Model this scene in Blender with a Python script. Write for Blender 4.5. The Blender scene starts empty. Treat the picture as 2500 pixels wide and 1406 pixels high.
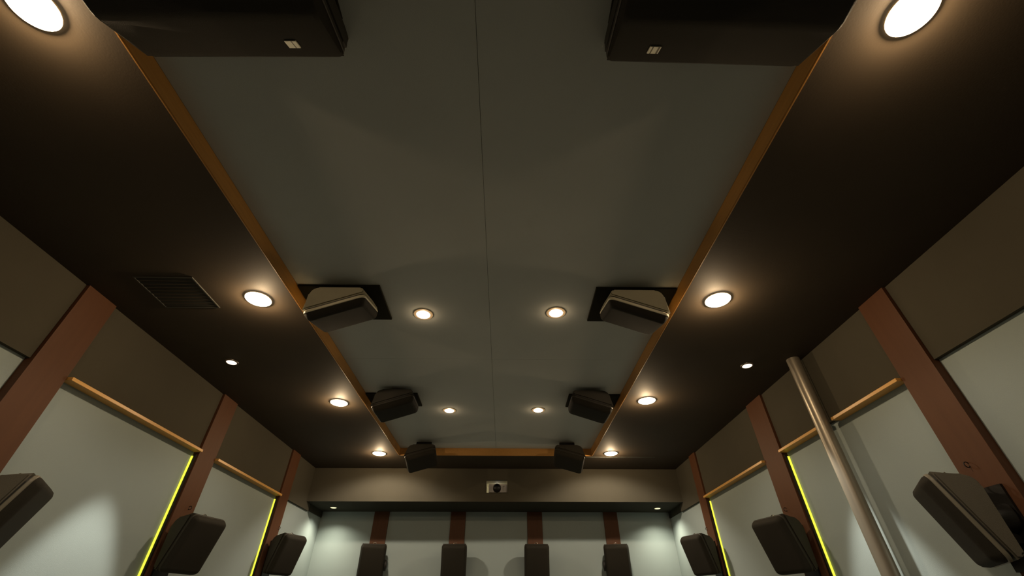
import bpy, bmesh, math
from mathutils import Vector, Matrix
from math import sin, cos, pi, atan2, hypot, radians

# ------------------------------------------------------------------ basics
sc = bpy.context.scene
COL = sc.collection
CZ = 1.35                      # camera height; all z below are written relative to it
HS = CZ + 1.600                # soffit (lower ceiling)
HR = CZ + 1.684                # recessed ceiling
W = 2.411                      # half width of the room at the column faces
YB = 6.041                     # bulkhead face
ZB = CZ + 1.194                # bulkhead underside
Y2 = 6.694                     # back wall
YR = 5.453                     # far edge of the ceiling recess
YF = -2.6                      # wall behind the camera
ZF = CZ + 1.105                # underside of the friezes

# ------------------------------------------------------------------ camera
cam = bpy.data.cameras.new('camera')
co = bpy.data.objects.new('camera', cam); COL.objects.link(co); sc.camera = co
cam.sensor_fit = 'HORIZONTAL'; cam.sensor_width = 36.0
cam.lens = 1038.36 / 2500 * 36.0
cam.clip_start = 0.02
th, yw = 0.6607, 0.0152
F = Vector((sin(yw)*cos(th), cos(yw)*cos(th), sin(th)))
Rt = Vector((cos(yw), -sin(yw), 0)); Up = Rt.cross(F)
ro = -0.0005
R2 = cos(ro)*Rt + sin(ro)*Up; U2 = -sin(ro)*Rt + cos(ro)*Up
m = Matrix((R2, U2, -F)).transposed().to_4x4()
m.translation = Vector((0.119, 0, CZ)); co.matrix_world = m

# ------------------------------------------------------------------ world / view
w = bpy.data.worlds.new('world'); sc.world = w; w.use_nodes = True
w.node_tree.nodes['Background'].inputs[0].default_value = (0.5, 0.6, 0.7, 1)
w.node_tree.nodes['Background'].inputs[1].default_value = 0.0
vs = sc.view_settings
vs.view_transform = 'Standard'; vs.look = 'None'; vs.gamma = 1; vs.use_curve_mapping = False
vs.exposure = -0.32
WARM = (1.0, 0.87, 0.69)
HALO = (1.0, 0.72, 0.42)
COOLW = (1.0, 0.95, 0.82)
P_BIG, P_HALO, P_SMALL, P_WASH, P_CORNER = 24.0, 15.0, 10.5, 225.0, 42.0
E_BIG, E_SMALL = 30.0, 16.0

# ------------------------------------------------------------------ materials
def mat(name, col, rough=0.7, noise=0.0, scale=30.0, bump=0.0, bscale=200.0, metal=0.0, emit=None, estr=0.0, stretch=None, spec=0.5, col2=None, sheen=0.0):
    mt = bpy.data.materials.new(name); mt.use_nodes = True
    nt = mt.node_tree; b = nt.nodes['Principled BSDF']
    b.inputs['Base Color'].default_value = (*col, 1); b.inputs['Roughness'].default_value = rough
    b.inputs['Metallic'].default_value = metal; b.inputs['Specular IOR Level'].default_value = spec
    if sheen: b.inputs['Sheen Weight'].default_value = sheen
    if emit:
        b.inputs['Emission Color'].default_value = (*emit, 1); b.inputs['Emission Strength'].default_value = estr
    tc = nt.nodes.new('ShaderNodeTexCoord'); mp = nt.nodes.new('ShaderNodeMapping')
    nt.links.new(tc.outputs['Object'], mp.inputs['Vector'])
    if stretch: mp.inputs['Scale'].default_value = stretch
    if noise > 0:
        n = nt.nodes.new('ShaderNodeTexNoise'); n.inputs['Scale'].default_value = scale; n.inputs['Detail'].default_value = 4
        nt.links.new(mp.outputs[0], n.inputs['Vector'])
        r = nt.nodes.new('ShaderNodeMix'); r.data_type = 'RGBA'
        c2 = col2 if col2 else tuple(c*(1-noise) for c in col)
        r.inputs[6].default_value = (*col, 1); r.inputs[7].default_value = (*c2, 1)
        nt.links.new(n.outputs['Fac'], r.inputs[0]); nt.links.new(r.outputs[2], b.inputs['Base Color'])
    if bump > 0:
        n2 = nt.nodes.new('ShaderNodeTexNoise'); n2.inputs['Scale'].default_value = bscale; n2.inputs['Detail'].default_value = 2
        nt.links.new(mp.outputs[0], n2.inputs['Vector'])
        bp = nt.nodes.new('ShaderNodeBump'); bp.inputs['Strength'].default_value = bump; bp.inputs['Distance'].default_value = 0.002
        nt.links.new(n2.outputs['Fac'], bp.inputs['Height']); nt.links.new(bp.outputs[0], b.inputs['Normal'])
    return mt

M = dict(
    soffit=mat('soffit_paint', (0.060, 0.044, 0.028), 0.75, 0.25, 3.0, 0.15, 120, spec=0.25),
    recess=mat('recess_fabric', (0.560, 0.580, 0.555), 0.95, 0.14, 2.2, 0.25, 350, spec=0.1),
    frieze=mat('frieze_fabric', (0.082, 0.074, 0.055), 0.95, 0.12, 5, 0.3, 400, spec=0.1),
    panel=mat('panel_fabric', (0.335, 0.392, 0.388), 0.95, 0.05, 4, 0.25, 400, spec=0.1),
    column=mat('column_laminate', (0.112, 0.044, 0.018), 0.55, 0.25, 6, 0.1, 60, stretch=(6, 6, 0.5), spec=0.3),
    oak=mat('oak_trim', (0.55, 0.275, 0.068), 0.38, 0.35, 9, 0.1, 50, stretch=(10, 0.7, 10), spec=0.5),
    oaky=mat('oak_rail', (0.88, 0.48, 0.13), 0.35, 0.3, 9, 0.1, 50, stretch=(10, 0.7, 10), spec=0.5),
    black=mat('speaker_shell', (0.032, 0.027, 0.019), 0.55, 0.2, 20, 0.25, 500, spec=0.4),
    shell=mat('speaker_side', (0.100, 0.088, 0.064), 0.5, 0.15, 15, 0.3, 500, spec=0.4),
    grille=mat('speaker_grille', (0.022, 0.018, 0.011), 0.8, 0.3, 300, 0.6, 700, spec=0.3),
    rim=mat('speaker_rim', (0.20, 0.18, 0.135), 0.4, 0.1, 30, 0.1, 300, spec=0.5),
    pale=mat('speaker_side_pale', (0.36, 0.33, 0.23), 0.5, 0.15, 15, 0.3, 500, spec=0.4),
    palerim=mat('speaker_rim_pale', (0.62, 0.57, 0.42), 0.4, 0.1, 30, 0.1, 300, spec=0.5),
    bracket=mat('bracket_metal', (0.014, 0.012, 0.010), 0.5, 0.2, 30, 0, spec=0.4),
    chrome=mat('bright_steel', (0.55, 0.50, 0.42), 0.25, metal=1.0),
    plate=mat('mounting_plate', (0.022, 0.020, 0.012), 0.9, 0.3, 12, 0.2, 200, spec=0.1),
    ring=mat('lamp_ring', (0.60, 0.46, 0.30), 0.35, metal=0.0, spec=0.6),
    ringd=mat('lamp_ring_dark', (0.09, 0.07, 0.05), 0.35, spec=0.6),
    bulb=mat('lamp_glass_warm', (1, 0.9, 0.7), 0.3, emit=(1.0, 0.80, 0.52), estr=E_BIG),
    bulbs=mat('lamp_glass_small', (1, 0.9, 0.8), 0.3, emit=(1.0, 0.80, 0.60), estr=E_SMALL),
    bulbw=mat('lamp_glass_wall_washer', (1, 0.9, 0.8), 0.3, emit=(1.0, 0.76, 0.58), estr=2.2),
    bulbc=mat('lamp_glass_corner', (1, 0.95, 0.7), 0.3, emit=(1.0, 0.90, 0.52), estr=1.4),
    floor=mat('carpet', (0.185, 0.18, 0.16), 1.0, 0.4, 60, 0.5, 300, spec=0.05),
    dark=mat('dark_backing', (0.035, 0.022, 0.012), 0.9, 0.2, 20, spec=0.1),
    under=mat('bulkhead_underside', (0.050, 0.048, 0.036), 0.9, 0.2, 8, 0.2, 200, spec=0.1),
    led=mat('led_yellow_green', (0.8, 0.9, 0.1), 0.4, emit=(0.58, 0.60, 0.045), estr=1.9),
    duct=mat('duct_steel', (0.36, 0.32, 0.26), 0.36, 0.12, 40, 0.05, 60, metal=0.6, stretch=(1, 1, 0.1)),
    white=mat('projector_shell', (0.62, 0.60, 0.60), 0.45, 0.05, 30, spec=0.4),
    cream=mat('niche_paint', (0.70, 0.66, 0.50), 0.7, 0.08, 30, spec=0.2),
    lens=mat('lens_black', (0.008, 0.006, 0.006), 0.25, spec=0.6),
    badge=mat('badge_metal', (0.95, 0.90, 0.72), 0.45, spec=0.5, emit=None),
    badged=mat('badge_dark', (0.16, 0.13, 0.08), 0.5),
    vent=mat('vent_metal', (0.022, 0.020, 0.014), 0.7, spec=0.4),
    ventl=mat('vent_frame_metal', (0.045, 0.045, 0.038), 0.5, spec=0.3),
)

# ------------------------------------------------------------------ mesh helpers
def link(name, bm, mt, parent=None, smooth=False, auto=None):
    me = bpy.data.meshes.new(name); bmesh.ops.recalc_face_normals(bm, faces=bm.faces[:]); bm.to_mesh(me); bm.free()
    me.materials.append(M[mt])
    if smooth:
        for p in me.polygons: p.use_smooth = True
        if auto: me.set_sharp_from_angle(angle=radians(auto))
    o = bpy.data.objects.new(name, me); COL.objects.link(o)
    if parent: o.parent = parent
    return o
def add_box(bm, x0, x1, y0, y1, z0, z1):
    vs_ = [bm.verts.new((x, y, z)) for z in (z0, z1) for y in (y0, y1) for x in (x0, x1)]
    for f in ((0,1,3,2),(4,6,7,5),(0,4,5,1),(2,3,7,6),(0,2,6,4),(1,5,7,3)): bm.faces.new([vs_[i] for i in f])
def box(name, x0, x1, y0, y1, z0, z1, mt, parent=None, bev=0.0):
    bm = bmesh.new(); add_box(bm, min(x0,x1), max(x0,x1), min(y0,y1), max(y0,y1), min(z0,z1), max(z0,z1))
    if bev: bmesh.ops.bevel(bm, geom=bm.edges[:], offset=bev, segments=2, affect='EDGES', profile=0.6)
    return link(name, bm, mt, parent)
def prism(bm, pts, vec):
    a = [bm.verts.new(p) for p in pts]; b = [bm.verts.new(Vector(p)+Vector(vec)) for p in pts]
    n = len(a); bm.faces.new(a); bm.faces.new(b[::-1])
    for i in range(n): bm.faces.new((a[i], b[i], b[(i+1) % n], a[(i+1) % n]))
def lathe(bm, prof, n=28, mtx=None):
    """prof: (r, z) pairs around local z"""
    rings = []
    for r, z in prof:
        if r < 1e-6: v = bm.verts.new((0, 0, z)); rings.append([v]*n); continue
        rings.append([bm.verts.new((r*cos(2*pi*i/n), r*sin(2*pi*i/n), z)) for i in range(n)])
    for a, b in zip(rings, rings[1:]):
        for i in range(n):
            j = (i+1) % n; q = []
            for v in (a[i], a[j], b[j], b[i]):
                if v not in q: q.append(v)
            if len(q) > 2: bm.faces.new(q)
    if mtx: bmesh.ops.transform(bm, matrix=mtx, verts=bm.verts[:])
def rrect(L, Wd, r, seg=4, inset=0.0):
    """rounded rectangle outline 0..L x 0..Wd"""
    x0, x1, y0, y1 = inset, L-inset, inset, Wd-inset; r = max(r-inset*0.5, 0.006); o = []
    for cx, cy, a in ((x1-r, y1-r, 0), (x0+r, y1-r, 90), (x0+r, y0+r, 180), (x1-r, y0+r, 270)):
        for k in range(seg+1):
            t = radians(a + 90*k/seg); o.append((cx+r*cos(t), cy+r*sin(t)))
    return o
def loft(bm, loops, cap0=True, cap1=True):
    R = [[bm.verts.new(p) for p in l] for l in loops]; n = len(R[0])
    for a, b in zip(R, R[1:]):
        for i in range(n): bm.faces.new((a[i], a[(i+1) % n], b[(i+1) % n], b[i]))
    if cap0: bm.faces.new(R[0][::-1])
    if cap1: bm.faces.new(R[-1])
def torus(bm, c, R_, r, plane='xy', n=18, k=8):
    V = []
    for i in range(n):
        a = 2*pi*i/n; row = []
        for j in range(k):
            b = 2*pi*j/k; q = ((R_+r*cos(b))*cos(a), (R_+r*cos(b))*sin(a), r*sin(b))
            row.append(bm.verts.new(c + Vector(q)))
        V.append(row)
    for i in range(n):
        for j in range(k): bm.faces.new((V[i][j], V[(i+1) % n][j], V[(i+1) % n][(j+1) % k], V[i][(j+1) % k]))

def tag(o, label=None, cat=None, group=None, kind=None):
    if label: o['label'] = label
    if cat: o['category'] = cat
    if group: o['group'] = group
    if kind: o['kind'] = kind
    return o
def empty(name, loc=(0, 0, 0), rot=None):
    o = bpy.data.objects.new(name, None); COL.objects.link(o); o.empty_display_size = 0.1
    if rot is not None:
        mm = rot.to_4x4(); mm.translation = Vector(loc); o.matrix_world = mm
    else: o.location = loc
    return o
def copy_tree(o, parent=None):
    c = o.copy(); COL.objects.link(c)
    if parent: c.parent = parent
    for ch in list(o.children): copy_tree(ch, c)
    return c
def light(name, typ, loc, power, color, parent=None, size=0.03, spot=None, blend=0.5, direction=(0, 0, -1)):
    d = bpy.data.lights.new(name, typ); d.energy = power; d.color = color; d.shadow_soft_size = size
    if typ == 'SPOT': d.spot_size = radians(spot); d.spot_blend = blend
    o = bpy.data.objects.new(name, d); COL.objects.link(o); o.location = loc
    o.rotation_euler = Vector(direction).to_track_quat('-Z', 'Y').to_euler()
    if parent: o.parent = parent
    return o

# ------------------------------------------------------------------ structure
def ax(y):    # half width of the recess (it narrows a little towards the back)
    return 1.232 - (y - 0.5) * (1.232 - 1.192) / 4.95
YN = -1.6     # near end of the recess, behind the camera
fl = box('floor', -2.75, 2.75, YF-0.1, Y2+0.15, -0.1, 0, 'floor'); tag(fl, kind='structure')

# ceiling: lower soffit ring, panels of the recess are its children
bm = bmesh.new()
outer = 2.60
def quad_slab(bm, p, z0, z1):
    a = [bm.verts.new((x, y, z0)) for x, y in p]; b = [bm.verts.new((x, y, z1)) for x, y in p]
    bm.faces.new(a); bm.faces.new(b[::-1])
    for i in range(4): bm.faces.new((a[i], b[i], b[(i+1) % 4], a[(i+1) % 4]))
T = 0.22
quad_slab(bm, [(-outer, YF), (-ax(YN), YF), (-ax(YR)-0.0, YR), (-outer, YR)][:4] if False else [(-outer, YN), (-ax(YN)-0.012, YN), (-ax(YR)-0.012, YR), (-outer, YR)], HS, HS+T)
quad_slab(bm, [(ax(YN)+0.012, YN), (outer, YN), (outer, YR), (ax(YR)+0.012, YR)], HS, HS+T)
quad_slab(bm, [(-outer, YF), (outer, YF), (outer, YN), (-outer, YN)], HS, HS+T)
quad_slab(bm, [(-outer, YR), (outer, YR), (outer, YB+0.02), (-outer, YB+0.02)], HS, HS+T)
ceil = link('ceiling', bm, 'soffit'); tag(ceil, kind='structure')
# recess panels with fine open joints
seams_y = [YN, 0.35, 3.121, YR]
g = 0.0009
for i in range(3):
    ya, yb = seams_y[i]+g, seams_y[i+1]-g
    for s in (-1, 1):
        bm = bmesh.new()
        q = [(s*g, ya), (s*(ax(ya)-0.001), ya), (s*(ax(yb)-0.001), yb), (s*g, yb)]
        if i == 2: q = [(s*(0.03 if False else g), ya), (s*(ax(ya)-0.001), ya), (s*(ax(yb)-0.001), yb-0.012), (s*g, yb-0.012)]
        quad_slab(bm, q, HR, HR+0.02)
        link('ceiling_panel', bm, 'recess', ceil)
box('ceiling_backing', -1.25, 1.25, YN, YR+0.01, HR+0.024, HR+0.06, 'dark', ceil)

# oak boards lining the recess
def board(name, p0, p1, th_, zlo=HS-0.004, zhi=HR):
    p0 = Vector((*p0, 0)); p1 = Vector((*p1, 0)); d = (p1-p0).normalized(); n = Vector((-d.y, d.x, 0))*th_
    bm = bmesh.new(); prism(bm, [p0+Vector((0,0,zlo)), p1+Vector((0,0,zlo)), p1+n+Vector((0,0,zlo)), p0+n+Vector((0,0,zlo))], (0, 0, zhi-zlo))
    bmesh.ops.bevel(bm, geom=[e for e in bm.edges if all(abs(v.co.z-zlo) < 1e-5 for v in e.verts)], offset=0.004, segments=2, affect='EDGES')
    return link(name, bm, 'oak')
tag(board('trim_1', (-ax(YN), YN), (-ax(YR), YR), 0.012), kind='structure')
tag(board('trim_2', (ax(YR), YR), (ax(YN), YN), 0.012), kind='structure')
tag(board('trim_3', (-ax(YR), YR-0.012), (ax(YR), YR-0.012), 0.012), kind='structure')
tag(board('trim_4', (ax(YN), YN), (-ax(YN), YN), 0.012), kind='structure')

# side walls --------------------------------------------------------------
COLS = {-1: [(-2.78, -2.54), (-1.15, -0.91), (0.47, 0.71), (2.068, 2.291), (3.655, 3.885), (5.25, 5.47)],
        1: [(-2.78, -2.54), (-1.15, -0.91), (0.43, 0.67), (2.020, 2.237), (3.600, 3.873), (5.285, 5.47)]}
XP = W + 0.047     # acoustic panel face
XF = W + 0.021     # frieze face
for s, nm in ((-1, 'wall_left'), (1, 'wall_right')):
    wl = box(nm, s*(W+0.10), s*(W+0.25), YF-0.1, Y2+0.15, 0, HS+0.2, 'dark'); tag(wl, kind='structure')
    cs = COLS[s]
    for k, (a, b) in enumerate(cs):
        if b < YF: continue
        box('column', s*W, s*(W+0.10), max(a, YF), b, 0, HS, 'column', wl, 0.002)
    edges = [c for c in cs]
    for k in range(len(cs)):
        ya = cs[k][1]; yb = cs[k+1][0] if k+1 < len(cs) else YB
        if yb < YF: continue
        ya = max(ya, YF)
        last = k+1 == len(cs)
        box('frieze_panel', s*XF, s*(W+0.10), ya+0.001, (yb-0.001 if not last else YB), ZF, HS, 'frieze', wl)
        if last:
            box('frieze_panel', s*XF, s*(W+0.10), YB, YB+0.13, ZF, HS, 'frieze', wl)
            box('acoustic_panel', s*XP, s*(W+0.10), ya+0.001, Y2+0.05, 0.12, ZF+0.01, 'panel', wl)
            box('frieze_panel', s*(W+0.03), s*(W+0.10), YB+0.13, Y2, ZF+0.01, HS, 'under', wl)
        else:
            box('acoustic_panel', s*XP, s*(W+0.10), ya+0.001, yb-0.001, 0.12, ZF, 'panel', wl)
    for (ya, yb) in ((cs[3][1], cs[4][0]), (cs[4][1], cs[5][0])):
        parts_ = [(ya+0.012, 2.872), (3.000, yb-0.004)] if (s > 0 and ya < 2.9 < yb) else [(ya+0.012, yb-0.004)]
        for a_, b_ in parts_: box('wood_rail', s*(W-0.022), s*XP, a_, b_, ZF-0.017, ZF+0.003, 'oaky', wl, 0.002)
    box('baseboard_left' if s < 0 else 'baseboard_right', s*(W-0.01), s*(W+0.10), YF, Y2, 0, 0.12, 'column')
    tag(bpy.data.objects['baseboard_left' if s < 0 else 'baseboard_right'], kind='structure')

for s, nm in ((-1, 'wall_left'), (1, 'wall_right')):
    for y, z in ((2.163, 0.600), (3.805, 0.700), (5.435, 0.800)):
        bm = bmesh.new(); torus(bm, Vector((0, 0, 0)), 0.013, 0.0026, n=14, k=6)
        bmesh.ops.transform(bm, matrix=Matrix.Translation((s*(W-0.010), y, CZ+z)) @ Matrix.Rotation(pi/2, 4, 'X'), verts=bm.verts[:])
        link('eye_hook', bm, 'bracket', bpy.data.objects[nm], True)
# back wall ---------------------------------------------------------------
wb = box('wall_back', -2.6, 2.6, Y2+0.06, Y2+0.2, 0, HS, 'dark'); tag(wb, kind='structure')
PX = [(-1.713, -1.506), (-0.640, -0.432), (0.433, 0.642), (1.510, 1.704)]
xs = [-XP] + [v for p in PX for v in p] + [XP]
for k in range(0, 10, 2): box('acoustic_panel', xs[k]+0.001, xs[k+1]-0.001, Y2+0.02, Y2+0.06, 0, ZB, 'panel', wb)
for a, b in PX: box('column', a, b, Y2, Y2+0.06, 0, ZB, 'column', wb, 0.002)
# bulkhead with the projector opening
ox0, ox1, oz0, oz1 = -0.129, 0.148, CZ+1.298, CZ+1.455
bm = bmesh.new()
add_box(bm, -2.50, ox0, YB, YB+0.03, ZB, HS+0.05); add_box(bm, ox1, 2.50, YB, YB+0.03, ZB, HS+0.05)
add_box(bm, ox0, ox1, YB, YB+0.03, oz1, HS+0.05); add_box(bm, ox0, ox1, YB, YB+0.03, ZB, oz0)
link('bulkhead', bm, 'frieze', wb)
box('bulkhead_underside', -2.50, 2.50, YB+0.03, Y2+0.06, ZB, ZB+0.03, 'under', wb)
bm = bmesh.new(); d_ = 0.34
add_box(bm, ox0-0.01, ox0, YB+0.03, YB+d_, oz0-0.01, oz1+0.01); add_box(bm, ox1, ox1+0.01, YB+0.03, YB+d_, oz0-0.01, oz1+0.01)
add_box(bm, ox0, ox1, YB+0.03, YB+d_, oz1, oz1+0.01); add_box(bm, ox0, ox1, YB+0.03, YB+d_, oz0-0.01, oz0)
add_box(bm, ox0-0.01, ox1+0.01, YB+d_, YB+d_+0.01, oz0-0.01, oz1+0.01)
link('opening_liner', bm, 'cream', wb)
bm = bmesh.new(); f_ = 0.006
add_box(bm, ox0-f_, ox1+f_, YB-0.004, YB+0.002, oz1, oz1+f_); add_box(bm, ox0-f_, ox1+f_, YB-0.004, YB+0.002, oz0-f_, oz0)
add_box(bm, ox0-f_, ox0, YB-0.004, YB+0.002, oz0, oz1); add_box(bm, ox1, ox1+f_, YB-0.004, YB+0.002, oz0, oz1)
link('opening_frame', bm, 'frieze', wb)
wf = box('wall_front', -2.6, 2.6, YF-0.15, YF, 0, HS+0.2, 'frieze'); tag(wf, kind='structure')

# ------------------------------------------------------------------ ceiling lamps
def lamp(name, x, y, z, r, rb, ringm, bulbm, label, group, halo=None, aim=(0, 0, -1), dome=0.014, spot=None, blend=0.5, power=None, color=WARM, size=0.04):
    t = empty(name, (x, y, z)); tag(t, label, 'light', group)
    bm = bmesh.new(); lathe(bm, [(rb, -0.003), (rb+0.001, -0.006), (r-0.002, -0.005), (r, 0.0), (r, 0.004), (rb, 0.004), (rb, -0.004)], 32)
    link('trim_ring', bm, ringm, t, True, 40)
    bm = bmesh.new(); n = 6
    lathe(bm, [(rb*0.9, 0.002), (rb+0.0015, -0.0062)] + [(rb*cos(k*pi/2/n), -dome*sin(k*pi/2/n)-0.0068) for k in range(n)] + [(0, -dome-0.0068)], 32)
    link('bulb', bm, bulbm, t, True)
    if halo: light('halo_light', 'POINT', (0, 0, -dome-0.019), halo, HALO, t, size=0.018)
    if power: light('lamp_light', 'SPOT', (0, 0, -dome-0.012), power, color, t, size=size, spot=spot, blend=blend, direction=aim)
    return t
ORD = ['cut by the top edge of the picture', 'beside the second ceiling loudspeaker', 'beside the third ceiling loudspeaker', 'beside the corner of the ceiling recess']
side = {-1: 'left', 1: 'right'}
XS = {-1: [-1.452, -1.452, -1.442, -1.425], 1: [1.462, 1.458, 1.426, 1.410]}
YS = {-1: [0.560, 2.191, 3.825, 5.373], 1: [0.535, 2.158, 3.738, 5.335]}
for s in (-1, 1):
    for k in range(4):
        lamp('ceiling_light', XS[s][k], YS[s][k], HS, 0.0775, 0.0755, 'ring', 'bulb',
             'large round downlight in the %s soffit, %s' % (side[s], ORD[k]), 'large downlights along the soffit',
             halo=P_HALO, power=P_BIG*(3.2 if k == 3 else 1), spot=138, blend=0.40, aim=(0, 0.40, -1) if k == 3 else (0, 0, -1))
for s, (x, y), wh in ((-1, (-0.464, 2.472), 'nearer'), (1, (0.462, 2.440), 'nearer'), (-1, (-0.458, 4.213), 'farther'), (1, (0.450, 4.190), 'farther')):
    lamp('ceiling_light', x, y, HR, 0.068, 0.046, 'ring', 'bulbs',
         'small bright round downlight in the grey recess, %s one on the %s' % (wh, side[s]), 'small downlights in the grey ceiling recess',
         halo=0.5, power=P_SMALL, spot=110, blend=0.6, dome=0.010, size=0.03)
for s in (-1, 1):
    t = lamp('ceiling_light', s*2.046, 3.040, HS, 0.050, 0.036, 'ringd', 'bulbw',
             'tiny wall-washing downlight near the %s wall in the dark soffit' % side[s], 'tiny downlights near the side walls',
             power=P_WASH, spot=48, blend=0.35, color=COOLW, dome=0.006, size=0.02)
    bm = bmesh.new(); lathe(bm, [(0.0, -0.016), (0.010, -0.013), (0.012, -0.004)], 12)
    link('filament', bm, 'bulb', t, True)
for s in (-1, 1):
    lamp('ceiling_light', s*2.205, 6.415, ZB, 0.048, 0.038, 'ringd', 'bulbc',
         'tiny downlight under the back bulkhead in the %s corner' % side[s], 'tiny downlights under the back bulkhead',
         power=P_CORNER, spot=134, blend=1.0, color=(1.0, 0.94, 0.72), dome=0.005, size=0.015)

# ------------------------------------------------------------------ loudspeakers
def speaker_mesh(P):
    """local frame: x from the deep end to the shallow end, y across, -z out of the front. Returns dict name -> list of (bm, material)"""
    Lb0, Lb1, Cu, D2, Du, D1, wd = P['A'], P['B'], P['Cu'], P['D2'], P['Du'], P['D1'], P['wd']
    gap, rimt, gh, gi = P.get('gap', 0.012), P.get('rim', 0.022), P.get('gh', 0.045), P.get('gi', 0.040)
    rr = P.get('rr', 0.035)
    D = Vector((Du, 0, -D1)); Cc = Vector((Cu, 0, -D2)); d = (Cc-D); L = d.length; d.normalize()
    n = Vector((d.z, 0, -d.x))                     # outward (towards -z)
    if n.z > 0: n = -n
    def fp(u, t, h): return D + d*u + n*h + Vector((0, t-wd/2, 0))
    out = {}
    # cabinet: wedge profile with rounded back corners
    back = gap + rimt
    p = [(Du, D1)]
    prof = []
    a = Vector((Lb0, 0, 0)); b = Vector((Lb1, 0, 0))
    D_ = D - n*back; C_ = Cc - n*back
    def arc(c, p0, p1, r, k=5):
        v0 = (p0-c).normalized(); v1 = (p1-c).normalized(); s0 = c+v0*r; s1 = c+v1*r; o = []
        for i in range(k+1):
            t = i/k; o.append(s0*(1-t)**2 + c*2*t*(1-t) + s1*t*t)
        return o
    prof = [D_] + arc(a, D_, b, P.get('ra', 0.06)) + arc(b, a, C_, P.get('rb', 0.025)) + [C_]
    bm = bmesh.new(); prism(bm, [v+Vector((0, -wd/2+0.004, 0)) for v in prof], (0, wd-0.008, 0))
    bmesh.ops.bevel(bm, geom=[e for e in bm.edges if abs(abs(e.verts[0].co.y)-abs(e.verts[1].co.y)) < 1e-6 and e.verts[0].co.y*e.verts[1].co.y > 0], offset=0.008, segments=2, affect='EDGES')
    out['cabinet'] = (bm, P.get('cab', 'shell'))
    bm = bmesh.new(); o = rrect(L, wd, rr, 4, 0.010); loft(bm, [[fp(u, t, -back+0.001) for u, t in o], [fp(u, t, -rimt) for u, t in o]]); out['seam_gap'] = (bm, 'bracket')
    bm = bmesh.new()
    loft(bm, [[fp(u, t, -rimt) for u, t in rrect(L, wd, rr, 5, 0.003)], [fp(u, t, -rimt+0.004) for u, t in rrect(L, wd, rr, 5)], [fp(u, t, -0.003) for u, t in rrect(L, wd, rr, 5)], [fp(u, t, 0) for u, t in rrect(L, wd, rr, 5, 0.003)]])
    out['front_rim'] = (bm, P.get('rimm', 'rim'))
    bm = bmesh.new()
    if P.get('ridge'):
        # two facets meeting in a ridge along the middle, ends a little rounded
        sec = [(0.006, 0.0), (0.03, 0.012), (wd*0.46, gh*0.96), (wd*0.5, gh), (wd*0.54, gh*0.96), (wd-0.03, 0.012), (wd-0.006, 0.0)]
        loops = []
        for u, k in ((0.006, 0.55), (0.010, 0.85), (0.022, 1.0), (L-0.022, 1.0), (L-0.010, 0.85), (L-0.006, 0.55)):
            loops.append([fp(u, t, h*k) for t, h in sec])
        loft(bm, loops)
    else: loft(bm, [[fp(u, t, h) for u, t in rrect(L, wd, rr, 5, i)] for i, h in ((0.004, 0.0), (0.005, gh*0.25), (gi*0.55, gh*0.75), (gi, gh*0.96), (gi+0.012, gh))])
    out['grille'] = (bm, 'grille')
    out['_front'] = (fp, L, wd, gh)
    return out
def speaker(name, P, frame, yaw_axis, label, group, tilt=0.0, extra=None, loc=(0, 0, 0), side_s=1, bracket='wall', standoff=0.07, eye=0.0):
    base = Matrix(frame).transposed()          # columns = images of local x, y, z
    R_ = Matrix.Rotation(tilt, 3, yaw_axis) @ base
    t = empty(name, loc, R_); tag(t, label, 'loudspeaker', group)
    sp = speaker_mesh(P)
    fp, L, wd, gh = sp.pop('_front')
    cab = None
    for k, (bm, mm) in sp.items():
        o = link(k, bm, mm, t if k != 'seam_gap' else cab, k in ('grille', 'front_rim', 'cabinet'), 35)
        if k == 'cabinet': cab = o
    # mounting arm between the cabinet back and the surface
    inv = R_.inverted()
    mid = (P['A']+P['B'])/2
    if bracket == 'wall':
        bm = bmesh.new()
        nrm = base @ Vector((0, 0, 1))
        c = inv @ (nrm*standoff)
        add_box(bm, mid-0.07, mid+0.07, -0.045, 0.045, -0.004, 0.02)
        lathe(bm2 := bmesh.new(), [(0.0, -0.05), (0.052, -0.05), (0.056, -0.044), (0.056, 0.044), (0.052, 0.05), (0.0, 0.05)], 20)
        bmesh.ops.transform(bm2, matrix=Matrix.Translation((mid, 0, 0.03)), verts=bm2.verts[:])
        me = bpy.data.meshes.new('tmp'); bm2.to_mesh(me); bm2.free(); bm.from_mesh(me); bpy.data.meshes.remove(me)
        link('swivel', bm, 'bracket', t, True, 35)
        # wall plate, square to the wall
        bm = bmesh.new(); add_box(bm, mid-0.13, mid+0.20, -0.085, 0.085, -0.012, 0)
        add_box(bm, mid-0.05, mid+0.10, -0.03, 0.03, -standoff, -0.012)
        mtx = (inv @ base).to_4x4(); mtx.translation = c
        bmesh.ops.transform(bm, matrix=mtx, verts=bm.verts[:])
        link('bracket', bm, 'bracket', t)
        # eye bolt loop on the upper end
        bm = bmesh.new(); torus(bm, Vector((P['A']-0.040, eye, -0.055)), 0.021, 0.0032)
        lathe(bm3 := bmesh.new(), [(0, -0.020), (0.006, -0.020), (0.006, 0.006), (0, 0.006)], 10, Matrix.Translation((P['A'], eye, -0.055)) @ Matrix.Rotation(-pi/2, 4, 'Y'))
        me = bpy.data.meshes.new('tmp'); bm3.to_mesh(me); bm3.free(); bm.from_mesh(me); bpy.data.meshes.remove(me)
        link('eye_bolt', bm, 'chrome', t, True)
    else:
        bm = bmesh.new(); add_box(bm, mid-0.09, mid+0.09, -0.05, 0.05, -0.01, standoff+0.012)
        link('bracket', bm, 'bracket', t)
    if extra: extra(t, fp, L, wd, gh)
    return t

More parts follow.
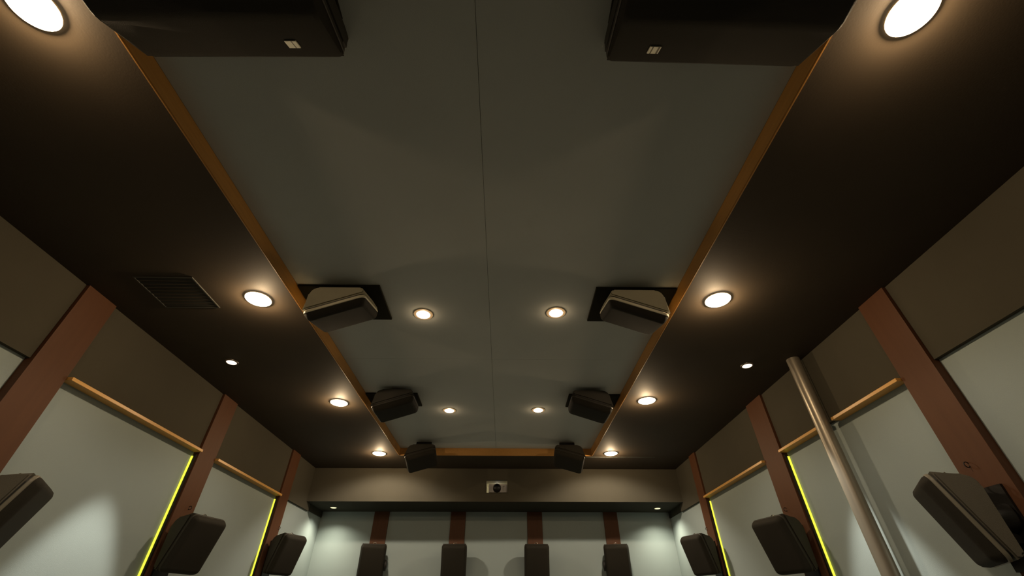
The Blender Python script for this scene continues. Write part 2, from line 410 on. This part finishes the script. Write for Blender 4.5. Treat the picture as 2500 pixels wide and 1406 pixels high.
STD = dict(A=0.0, B=0.312, Cu=0.335, D2=0.058, Du=-0.027, D1=0.175, wd=0.323, gi=0.028, gh=0.046, gap=0.010, rim=0.018, ra=0.05, rb=0.012)
BIG = dict(A=0.0, B=0.648, Cu=0.652, D2=0.113, Du=-0.058, D1=0.126, wd=0.412, gh=0.068, rr=0.03, ra=0.04, rb=0.02, cab='black', rimm='black', ridge=True)
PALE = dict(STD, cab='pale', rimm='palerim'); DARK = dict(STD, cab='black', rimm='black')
SMALL4 = {k: (v*0.94 if isinstance(v, float) else v) for k, v in DARK.items()}
FR_CL = ((1, 0, 0), (0, 1, 0), (0, 0, 1)); FR_CR = ((-1, 0, 0), (0, -1, 0), (0, 0, 1))
FR_L = ((0, 0, -1), (0, -1, 0), (-1, 0, 0)); FR_R = ((0, 0, -1), (0, 1, 0), (1, 0, 0)); FR_B = ((0, 0, -1), (-1, 0, 0), (0, 1, 0))

# ceiling plates and loudspeakers
def plate(x0, x1, y0, y1, label):
    o = box('mounting_plate', x0, x1, y0, y1, HR-0.016, HR-0.0005, 'plate', None, 0.002)
    tag(o, label, 'plate', 'dark mounting plates above the ceiling loudspeakers')
    return o
def badge_l(s):
    def f(t, fp, L, wd, gh):
        # pale badge near the shallow end, on the far facet of the grille
        far = 1 if s < 0 else -1
        def pt(u, k, h):              # k: 0 at the far rim .. 1 at the ridge
            tt = wd/2 + far*(wd/2)*(1-k)
            return fp(u, tt, 0.004 + gh*k + h)
        u0, u1 = L-0.170, L-0.132
        bm = bmesh.new(); loft(bm, [[pt(u, k, h) for u, k in ((u0, 0.30), (u1, 0.30), (u1, 0.48), (u0, 0.48))] for h in (-0.004, 0.003)])
        b = link('badge', bm, 'badge', t); b['label'] = 'pale metal badge'
        bm = bmesh.new()
        for a, c in ((0.004, 0.010), (0.026, 0.030)) if s > 0 else ((0.022, 0.025),):
            loft(bm, [[pt(u, k, h) for u, k in ((u0+a, 0.30), (u0+c, 0.30), (u0+c, 0.48), (u0+a, 0.48))] for h in (0.0028, 0.0036)])
        link('badge_mark', bm, 'badged', b)
    return f
CS = [  # shape, y, outer x, z of the back plane, tilt, standoff
    (BIG, 0.482, 1.120, CZ+1.648, 0.305, 0.02, 'largest ceiling loudspeaker on the %s, with a pale badge'),
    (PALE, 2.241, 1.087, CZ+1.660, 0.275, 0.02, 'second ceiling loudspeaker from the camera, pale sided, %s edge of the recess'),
    (DARK, 3.793, 1.050, CZ+1.650, 0.018, 0.03, 'third ceiling loudspeaker from the camera, %s edge of the recess'),
    (SMALL4, 5.205, 1.005, CZ+1.565, -0.310, 0.09, 'farthest ceiling loudspeaker, %s back corner of the recess'),
]
PL = [(0.15, 0.615, 0.472), (2.145, 2.525, 0.692), (3.790, 4.080, 0.715), (5.16, 5.40, 0.715)]
PN = ['largest', 'second', 'third', 'farthest']
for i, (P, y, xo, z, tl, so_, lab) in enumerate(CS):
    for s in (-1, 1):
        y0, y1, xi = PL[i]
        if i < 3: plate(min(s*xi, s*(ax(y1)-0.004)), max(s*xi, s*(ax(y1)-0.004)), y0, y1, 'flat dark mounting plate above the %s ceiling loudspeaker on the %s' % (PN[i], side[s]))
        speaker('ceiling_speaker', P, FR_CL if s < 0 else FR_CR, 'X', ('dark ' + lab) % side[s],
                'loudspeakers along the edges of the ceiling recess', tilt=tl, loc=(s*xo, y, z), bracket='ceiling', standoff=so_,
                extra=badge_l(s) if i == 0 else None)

# side wall loudspeakers
SW = [(2.155, 0.560, 2.345, 0.517, 'nearest'), (3.755, -0.264, 2.330, 0.594, 'middle'), (5.365, -0.375, 2.318, 0.694, 'farthest')]
for s in (-1, 1):
    for y, yaw, x, z, nm in SW:
        y += {('nearest', -1): 0.08, ('middle', -1): 0.03, ('farthest', -1): 0.07, ('farthest', 1): 0.04}.get((nm, s), 0)
        speaker('wall_speaker', STD if nm == 'nearest' else DARK, FR_L if s < 0 else FR_R, 'Z', '%s dark wall loudspeaker tilted down on the %s wall columns' % (nm, side[s]),
                'loudspeakers on the side wall columns', tilt=-s*yaw, loc=(s*x, y, CZ+z), standoff=W-x, eye=s*0.045)
def knob(sgn):
    def f(t, fp, L, wd, gh):
        bm = bmesh.new(); lathe(bm, [(0, 0), (0.058, 0), (0.064, 0.010), (0.060, 0.030), (0.040, 0.040), (0, 0.040)], 24, Matrix.Translation((0.19, -sgn*(wd/2-0.006), -0.045)) @ Matrix.Rotation(sgn*pi/2, 4, 'X'))
        link('side_knob', bm, 'bracket', t, True, 40)
    return f
for (a, b), yaw, nm in zip(PX, (0.21, 0.0, 0.0, -0.21), ('leftmost', 'second from the left', 'third from the left', 'rightmost')):
    speaker('wall_speaker', DARK, FR_B, 'Z', 'dark loudspeaker on the back wall columns, %s of the four' % nm,
            'loudspeakers on the back wall columns', extra=(knob(1 if yaw > 0 else -1) if yaw else None), tilt=yaw, loc=((a+b)/2, Y2-0.088, CZ+0.738), standoff=0.088)

# ------------------------------------------------------------------ LED strips on the near sides of the columns
for s in (-1, 1):
    for k, nm in ((4, 'second'), (5, 'third')):
        y = COLS[s][k][0]
        o = empty('led_strip', (s*XP, y, CZ)); z0_, z1_ = -0.9, ZF-0.035-CZ
        box('housing', -s*0.032, -s*0.016, -0.014, -0.001, z0_, z1_, 'bracket', o)
        box('emitter', -s*0.016, -s*0.001, -0.019, -0.001, z0_, z1_-0.015, 'led', o)
        tag(o, 'glowing yellow-green light strip beside the %s visible column on the %s wall' % (nm, side[s]), 'light strip', 'yellow-green light strips beside the columns')

# ------------------------------------------------------------------ duct pipe
bm = bmesh.new(); lathe(bm, [(0.0, 0), (0.047, 0), (0.047, HS), (0.0, HS)], 40)
po = link('vertical_pipe', bm, 'duct', None, True, 40); po.location = (2.360, 2.937, 0)
tag(po, 'round brushed metal pipe running from floor to ceiling before the right wall', 'pipe')

# ------------------------------------------------------------------ projector
pr = empty('projector', (0.018, YB+0.085, oz0)); tag(pr, 'pale projector with a black lens in the opening of the back bulkhead', 'projector')
box('body', -0.115, 0.129, -0.055, 0.13, 0.012, 0.118, 'white', pr, 0.008)
bm = bmesh.new(); lathe(bm, [(0.0, 0.0), (0.046, 0.0), (0.053, -0.010), (0.053, -0.055), (0.048, -0.062), (0.040, -0.058), (0.034, -0.030), (0.0, -0.024)], 32, Matrix.Translation((-0.006, -0.055, 0.056)) @ Matrix.Rotation(-pi/2, 4, 'X'))
link('lens', bm, 'lens', pr, True, 40)
bm = bmesh.new(); lathe(bm, [(0.0, -0.003), (0.004, -0.003), (0.005, 0.002)], 14, Matrix.Translation((0.085, -0.055, 0.082)) @ Matrix.Rotation(-pi/2, 4, 'X'))
link('button', bm, 'lens', pr, True)
for fx in (-0.09, 0.10): box('foot', fx-0.012, fx+0.012, -0.04, -0.016, 0.0, 0.013, 'bracket', pr)
light('niche_light', 'POINT', (0.01, YB+0.27, oz1-0.022), 0.2, (1.0, 0.95, 0.82), None, size=0.012)

# ------------------------------------------------------------------ vents
v = empty('ceiling_vent', (-1.92, 2.135, HS)); tag(v, 'dark rectangular air grille in the left soffit beside the large downlight', 'vent')
vx, vy = 0.175, 0.157
bm = bmesh.new(); ft = 0.012
add_box(bm, -vx, -vx+ft*0.6, -vy, vy, -0.006, 0.0); add_box(bm, vx-ft*0.6, vx, -vy, vy, -0.006, 0.0)
add_box(bm, -vx+ft*0.6, vx-ft*0.6, -vy, -vy+ft*0.6, -0.006, 0.0); add_box(bm, -vx+ft*0.6, vx-ft*0.6, vy-ft*0.6, vy, -0.006, 0.0)
link('frame', bm, 'ventl', v)
for k in range(9):
    yy = -vy+0.025+k*(2*vy-0.05)/8
    bm = bmesh.new(); prism(bm, [(-vx+0.008, yy-0.010, -0.001), (-vx+0.008, yy+0.006, -0.005), (-vx+0.008, yy+0.007, -0.004), (-vx+0.008, yy-0.009, 0.0)], (2*vx-0.016, 0, 0))
    link('slat', bm, 'vent', v)
v = empty('slot_vent', (1.56, 5.50, HS)); tag(v, 'thin linear air slot in the soffit by the right back corner', 'vent')
box('frame', -0.44, 0.44, -0.010, -0.005, -0.004, 0, 'ventl', v); box('slot', -0.44, 0.44, -0.005, 0.008, -0.0015, 0, 'bracket', v)
box('frame', -0.44, 0.44, 0.008, 0.012, -0.004, 0, 'ventl', v)
